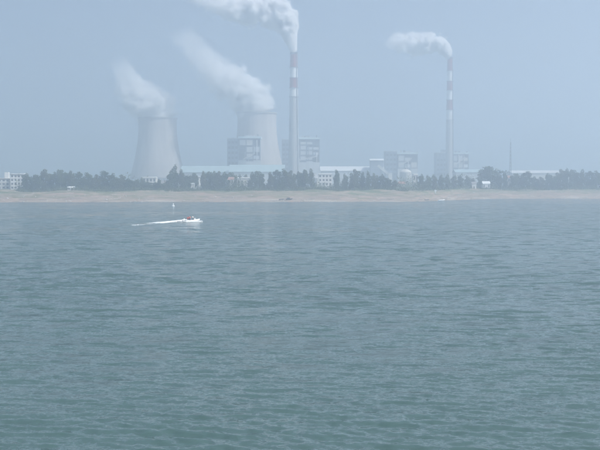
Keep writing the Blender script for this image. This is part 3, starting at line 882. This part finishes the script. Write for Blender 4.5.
# wake: path behind the boat, foam lumps of many sizes, one uncountable mass
vs, fs = [], []
ico = [(0, 0, 1), (.89, 0, .45), (.28, .85, .45), (-.72, .53, .45), (-.72, -.53, .45), (.28, -.85, .45)]
def lump(x, y, z, a, h_):
    k = len(vs)
    rt = r.uniform(0, 6.28); cs, sn = math.cos(rt), math.sin(rt)
    for q in ico:
        f_ = r.uniform(.75, 1.2)
        vs.append((x + (q[0]*cs-q[1]*sn)*a*f_, y + (q[0]*sn+q[1]*cs)*a*f_, z + (q[2]-.45)*h_*f_))
    for q in range(5): fs.append((k, k+1+q, k+1+(q+1) % 5))
path = []
p0 = np.array([BX, BY]); hd = bang
pt = p0 - np.array([math.cos(hd), math.sin(hd)])*2.3
for i in range(90):
    path.append((pt.copy(), hd)); hd += R(.33); pt = pt - np.array([math.cos(hd), math.sin(hd)])*.13
for i in range(7500):
    j = int(min(89, 89*r.uniform(0, 1)**1.6)); (c_, h_) = path[j]
    q = j/89
    if r.random() < max(0, q-.35)*1.3: continue
    half = .8 + 2.8*q
    off = (r.choice([-1, 1])*half*r.uniform(.75, 1.1) if r.random() < .45 else r.normal(0, half*.35))
    x = c_[0] - math.sin(h_)*off + r.normal(0, .12); y = c_[1] + math.cos(h_)*off + r.normal(0, .12)
    big = (1-q)**1.5
    lump(x, y, wz(x, y) + r.uniform(0, .8)*big, r.uniform(.07, .22)*(.6+.9*big), r.uniform(.06, .24)*(.35+big))
for i in range(2200):                            # bow wave and side spray
    q = r.uniform(-2.6, 3.4); sd_ = r.choice([-1, 1])
    wv = .98*max(0, 1-max(0, (q+.2)/2.9)**2.2) + r.exponential(.25)*(1.2-max(0, q)/3)
    x = BX + math.cos(bang)*q - math.sin(bang)*wv*sd_; y = BY + math.sin(bang)*q + math.cos(bang)*wv*sd_
    lump(x, y, wz(x, y) + abs(r.normal(0, .16)), r.uniform(.05, .15), r.uniform(.05, .16))
for (fx, fy, n_) in ((136, 225, 46), (141, 224.6, 26), (149, 223.6, 34), (157, 223.2, 40)):   # foam patches left behind
    Yf = CAM_H*F/(fy-181); c_ = W(fx, fy, Yf)
    for i in range(n_):
        x = c_.x + r.normal(0, .7); y = Yf + r.normal(0, .9)
        lump(x, y, wz(x, y)+.03, r.uniform(.05, .14), r.uniform(.05, .12))
me = bpy.data.meshes.new('wake_foam'); me.from_pydata(vs, [], fs); me.materials.append(M['foam'])
tag(link_mesh('wake_foam', me), 'white foam wake trailing left behind the motorboat', 'wake', kind='stuff')

def rowboat(label, px, Y, Lh, rz, m, z=None, cover=False):
    X = W(px, 181, Y).x
    z = gz(X, Y)+.22 if z is None else z
    t = thing('rowboat', label, 'boat', (X, Y, z), rz, 'small boats along the far shore')
    hull_mesh(Lh, Lh*.34, .62, .25, 12, m, .2).build('hull', m, t, True)
    for q in (-.25, .08):
        MB().box(Lh*q, Lh*q+.28, -Lh*.145, Lh*.145, .40, .46).build('thwart', 'wood' if m == 'wood' else 'seat', t)
    if cover:
        pts = []
        vs_, fs_ = [], []
        for i in range(6):
            x = -Lh*.32 + Lh*.42*i/5
            for k_ in range(7):
                a = math.pi*k_/6
                vs_.append((x, Lh*.16*math.cos(a), .62+.75*math.sin(a)))
        fs_ = [(i*7+k_, i*7+k_+1, (i+1)*7+k_+1, (i+1)*7+k_) for i in range(5) for k_ in range(6)]
        MB().add(vs_, fs_).build('canopy', 'black', t, True)
    return t
rowboat('left one of two dark boats pulled up on the sand', 281.6, 671, 3.4, R(12), 'wood')
rowboat('right one of two dark boats on the sand, with canopy', 289.2, 670, 4.6, R(-8), 'wood', None, True)
rowboat('dark boat on the sand left of the small white boat', 427, 692, 3.2, R(20), 'wood')
rowboat('small white boat floating by the shore on the right', 441.5, 683, 4.6, R(8), 'gel', .25)

# white buoy far out
Yb = CAM_H*F/(206.2-181); c_ = W(173.3, 206.2, Yb)
t = thing('buoy', 'lone white marker buoy on the water above the boat wake', 'buoy', (c_.x, Yb, -.15))
MB().rings([(.35, -.3), (.75, 0), (.8, .35), (.55, .6)], 16).build('float', 'gel', t, True)
MB().rings([(.42, .601), (.14, 1.7)], 12).build('cone', 'gel', t, True)
MB().rings([(.05, 1.7), (.05, 2.1)], 8).build('top_pin', 'steel', t)

# pale marker post in the grass on the right bank
Yp = 745; X = W(435.5, 181, Yp).x; g = gz(X, Yp)
t = thing('marker_post', 'pale marker post in the grass below the slim chimney', 'post', (X, Yp, g-.3))
MB().rings([(.42, 0), (.38, 3.4)], 10).build('post', 'whitewall', t, True)
MB().box(-.75, .75, -.45, -.38, 2.5, 3.6).build('plate', 'roofwhite', t)

# ------------------------------------------------------------------ steam plumes
def plume(label, Y, pts, amp_, dens, nscale, seed, udeg, edge=.5, name='steam_plume'):
    """pts: (px, py, width px, density 0..1) along the plume's axis, standing in the plane of its stack"""
    Y = Y*PS
    P = [W(p[0], p[1], Y) for p in pts]
    o0 = P[0]
    ua = R(udeg)                                 # plume frame: x along the drift, z across it
    U = Vector((-math.cos(ua), 0, math.sin(ua))); V = Vector((math.sin(ua), 0, math.cos(ua)))
    u = np.array([(p-o0).dot(U) for p in P]); v = np.array([(p-o0).dot(V) for p in P])
    rad = np.array([p[2] for p in pts])*Y/F/2; dn = np.array([p[3] for p in pts], float)
    assert np.all(np.diff(u) > 0), (label, u)
    L_ = u[-1]
    rad = rad*np.sqrt(1+np.gradient(v, u)**2)*1.12
    ts = np.linspace(0, 1, 21)
    def smooth(a):
        f = np.interp(np.linspace(0, 1, 401), u/L_, a)
        kx = np.hanning(31); kx /= kx.sum()
        f2 = np.convolve(np.pad(f, 15, 'edge'), kx, 'valid')
        return np.interp(ts, np.linspace(0, 1, 401), f2)
    vc, rc, dc = smooth(v), smooth(rad), np.clip(smooth(dn), 0, 1)
    vmin, vmax = vc.min()-1, vc.max()+1
    rmax = rc.max()*1.05
    m = bpy.data.materials.new('steam'); m.use_nodes = True
    nt = m.node_tree; N = nt.nodes; K = nt.links
    N.remove(N['Principled BSDF'])
    out = N['Material Output']
    def math_(op, a, b=None, c=None):
        n = N.new('ShaderNodeMath'); n.operation = op
        for i, q in enumerate((a, b, c)):
            if q is None: continue
            if isinstance(q, (int, float)): n.inputs[i].default_value = q
            else: K.new(q, n.inputs[i])
        return n.outputs[0]
    def curve(fac, ys):
        n = N.new('ShaderNodeFloatCurve'); cv = n.mapping.curves[0]
        cv.points[0].location = (0, float(ys[0])); cv.points[1].location = (1, float(ys[-1]))
        for a, b in zip(ts[1:-1], ys[1:-1]): cv.points.new(float(a), float(b))
        n.mapping.update(); K.new(fac, n.inputs['Value']); return n.outputs[0]
    tc = N.new('ShaderNodeTexCoord'); sp = N.new('ShaderNodeSeparateXYZ'); K.new(tc.outputs['Object'], sp.inputs[0])
    tt = N.new('ShaderNodeMapRange'); tt.inputs['From Max'].default_value = L_; K.new(sp.outputs['X'], tt.inputs['Value'])
    t_ = tt.outputs[0]
    cz = math_('MULTIPLY_ADD', curve(t_, (vc-vmin)/(vmax-vmin)), float(vmax-vmin), float(vmin))
    rr2 = math_('MULTIPLY', curve(t_, rc/rmax), float(rmax))
    dd = curve(t_, dc)
    dz = math_('SUBTRACT', sp.outputs['Z'], cz)
    dist = math_('SQRT', math_('ADD', math_('MULTIPLY', dz, dz), math_('MULTIPLY', sp.outputs['Y'], sp.outputs['Y'])))
    dn_ = math_('DIVIDE', dist, rr2)
    nz = N.new('ShaderNodeTexNoise'); nz.inputs['Scale'].default_value = nscale; nz.inputs['Detail'].default_value = 4; nz.inputs['Roughness'].default_value = .55
    mp = N.new('ShaderNodeMapping'); mp.inputs['Location'].default_value = (seed*37.1, seed*11.7, 0); K.new(tc.outputs['Object'], mp.inputs['Vector']); K.new(mp.outputs[0], nz.inputs['Vector'])
    wob = math_('MULTIPLY', math_('SUBTRACT', nz.outputs['Fac'], .5), amp_)
    nm = N.new('ShaderNodeMapRange'); nm.inputs['From Max'].default_value = .22; nm.inputs['To Min'].default_value = .25
    K.new(t_, nm.inputs['Value']); wob = math_('MULTIPLY', wob, nm.outputs[0])     # smooth column at the mouth, billows further on
    d2 = math_('ADD', dn_, wob)
    mr = N.new('ShaderNodeMapRange'); mr.interpolation_type = 'SMOOTHSTEP'
    mr.inputs['From Min'].default_value = 1.0; mr.inputs['From Max'].default_value = 1.0-edge
    K.new(d2, mr.inputs['Value'])
    D = math_('MULTIPLY', math_('MULTIPLY', mr.outputs[0], dd), dens)
    pv = N.new('ShaderNodeVolumePrincipled'); pv.inputs['Color'].default_value = (.998, .998, .998, 1); pv.inputs['Anisotropy'].default_value = 0.0
    K.new(D, pv.inputs['Density']); K.new(pv.outputs[0], out.inputs['Volume'])
    m.cycles.volume_step_rate = 0.16
    # hull: lumpy tube just outside the cloud
    b = MB(); nr, ns = 40, 28
    rd = random.Random(seed)
    tv = np.linspace(0, 1, nr)
    vv, rv = np.interp(tv, ts, vc), np.interp(tv, ts, rc)
    for i in range(nr):
        for k_ in range(ns):
            a = 2*math.pi*k_/ns
            q = rv[i]*(1.36+.08*math.sin(i*.9+a*3+seed)+.05*math.sin(i*2.1-a*5))
            b.v.append((L_*tv[i], q*math.cos(a), vv[i]+q*math.sin(a)))
    b.f = [(i*ns+k_, i*ns+(k_+1) % ns, (i+1)*ns+(k_+1) % ns, (i+1)*ns+k_) for i in range(nr-1) for k_ in range(ns)]
    b.f += [tuple(reversed(range(ns))), tuple((nr-1)*ns+k_ for k_ in range(ns))]
    o = b.build(name, m)
    mt = Matrix((( U.x, 0, V.x, o0.x), (0, 1, 0, o0.y), (U.z, 0, V.z, o0.z), (0, 0, 0, 1)))
    o.matrix_world = mt
    bm = bmesh.new(); bm.from_mesh(o.data); bmesh.ops.recalc_face_normals(bm, faces=bm.faces); bm.to_mesh(o.data); bm.free()
    return tag(o, label, 'steam', 'steam plumes drifting left')

plume('white smoke plume from the taller chimney bending left past the frame top', 1540,
      [(293.8, 53.5, 6.5, 1), (293.4, 47, 8, 1), (292.6, 40, 11, 1), (290.5, 31, 17, 1), (287, 22, 23, 1), (279, 15, 28, .9), (266, 11, 27, .7), (250, 10.5, 24, .5), (234, 8.5, 22, .32), (218, 3, 20, .20), (200, -4, 18, .12), (184, -12, 16, 0)],
      2.0, .9, .085, 1, 45, .3)
plume('short white smoke plume trailing left from the slim right chimney', 1720,
      [(449.3, 58, 5.5, 1), (448.8, 54.5, 8, 1), (446.5, 50, 11, 1), (441.5, 46, 15, 1), (434, 44.6, 18, .9), (425, 44.6, 20, .7), (415, 44.6, 20, .5), (405, 43, 20, .3), (395, 40, 18, .14), (388, 38, 16, 0)],
      1.9, .9, .10, 3, 40, .3)
plume('pale steam cloud drifting up and left from the lone left cooling tower', 1720,
      [(158, 121, 37, 1), (157.5, 117, 37, 1), (155.5, 111, 36, 1), (151, 105, 38, 1), (144.5, 98.5, 36, .8), (137, 92, 32, .5), (130.5, 84.5, 27, .3), (126, 76, 23, .2), (122.5, 68, 20, .12), (117, 58, 18, 0)],
      2.1, .30, .075, 5, 72, .35)
plume('long pale steam trail rising left from the cooling tower by the chimney', 1690,
      [(257.5, 115, 35, 1), (257, 112, 36, 1), (254.5, 106, 36, 1), (250, 99.5, 37, 1), (243, 92, 37, .9), (233, 83.5, 35, .6), (221, 74, 32, .38), (209, 64, 28, .22), (197, 52, 24, .15), (187, 40, 23, .13), (178, 29, 20, 0)],
      2.1, .28, .075, 8, 68, .35)

# ------------------------------------------------------------------ haze
m = bpy.data.materials.new('haze_air'); m.use_nodes = True
nt = m.node_tree
nt.nodes.remove(nt.nodes['Principled BSDF'])
pv = nt.nodes.new('ShaderNodeVolumePrincipled')
pv.inputs['Color'].default_value = (0.782, 0.882, 1.0, 1)
pv.inputs['Density'].default_value = 0.00128
pv.inputs['Anisotropy'].default_value = 0.55
nt.links.new(pv.outputs[0], nt.nodes['Material Output'].inputs['Volume'])
hz_ = MB().box(-5300, 5300, -2950, 5400, -5.0, 306).build('haze', m)
tag(hz_, 'pale blue haze filling the air over lake and shore', 'haze', kind='stuff')
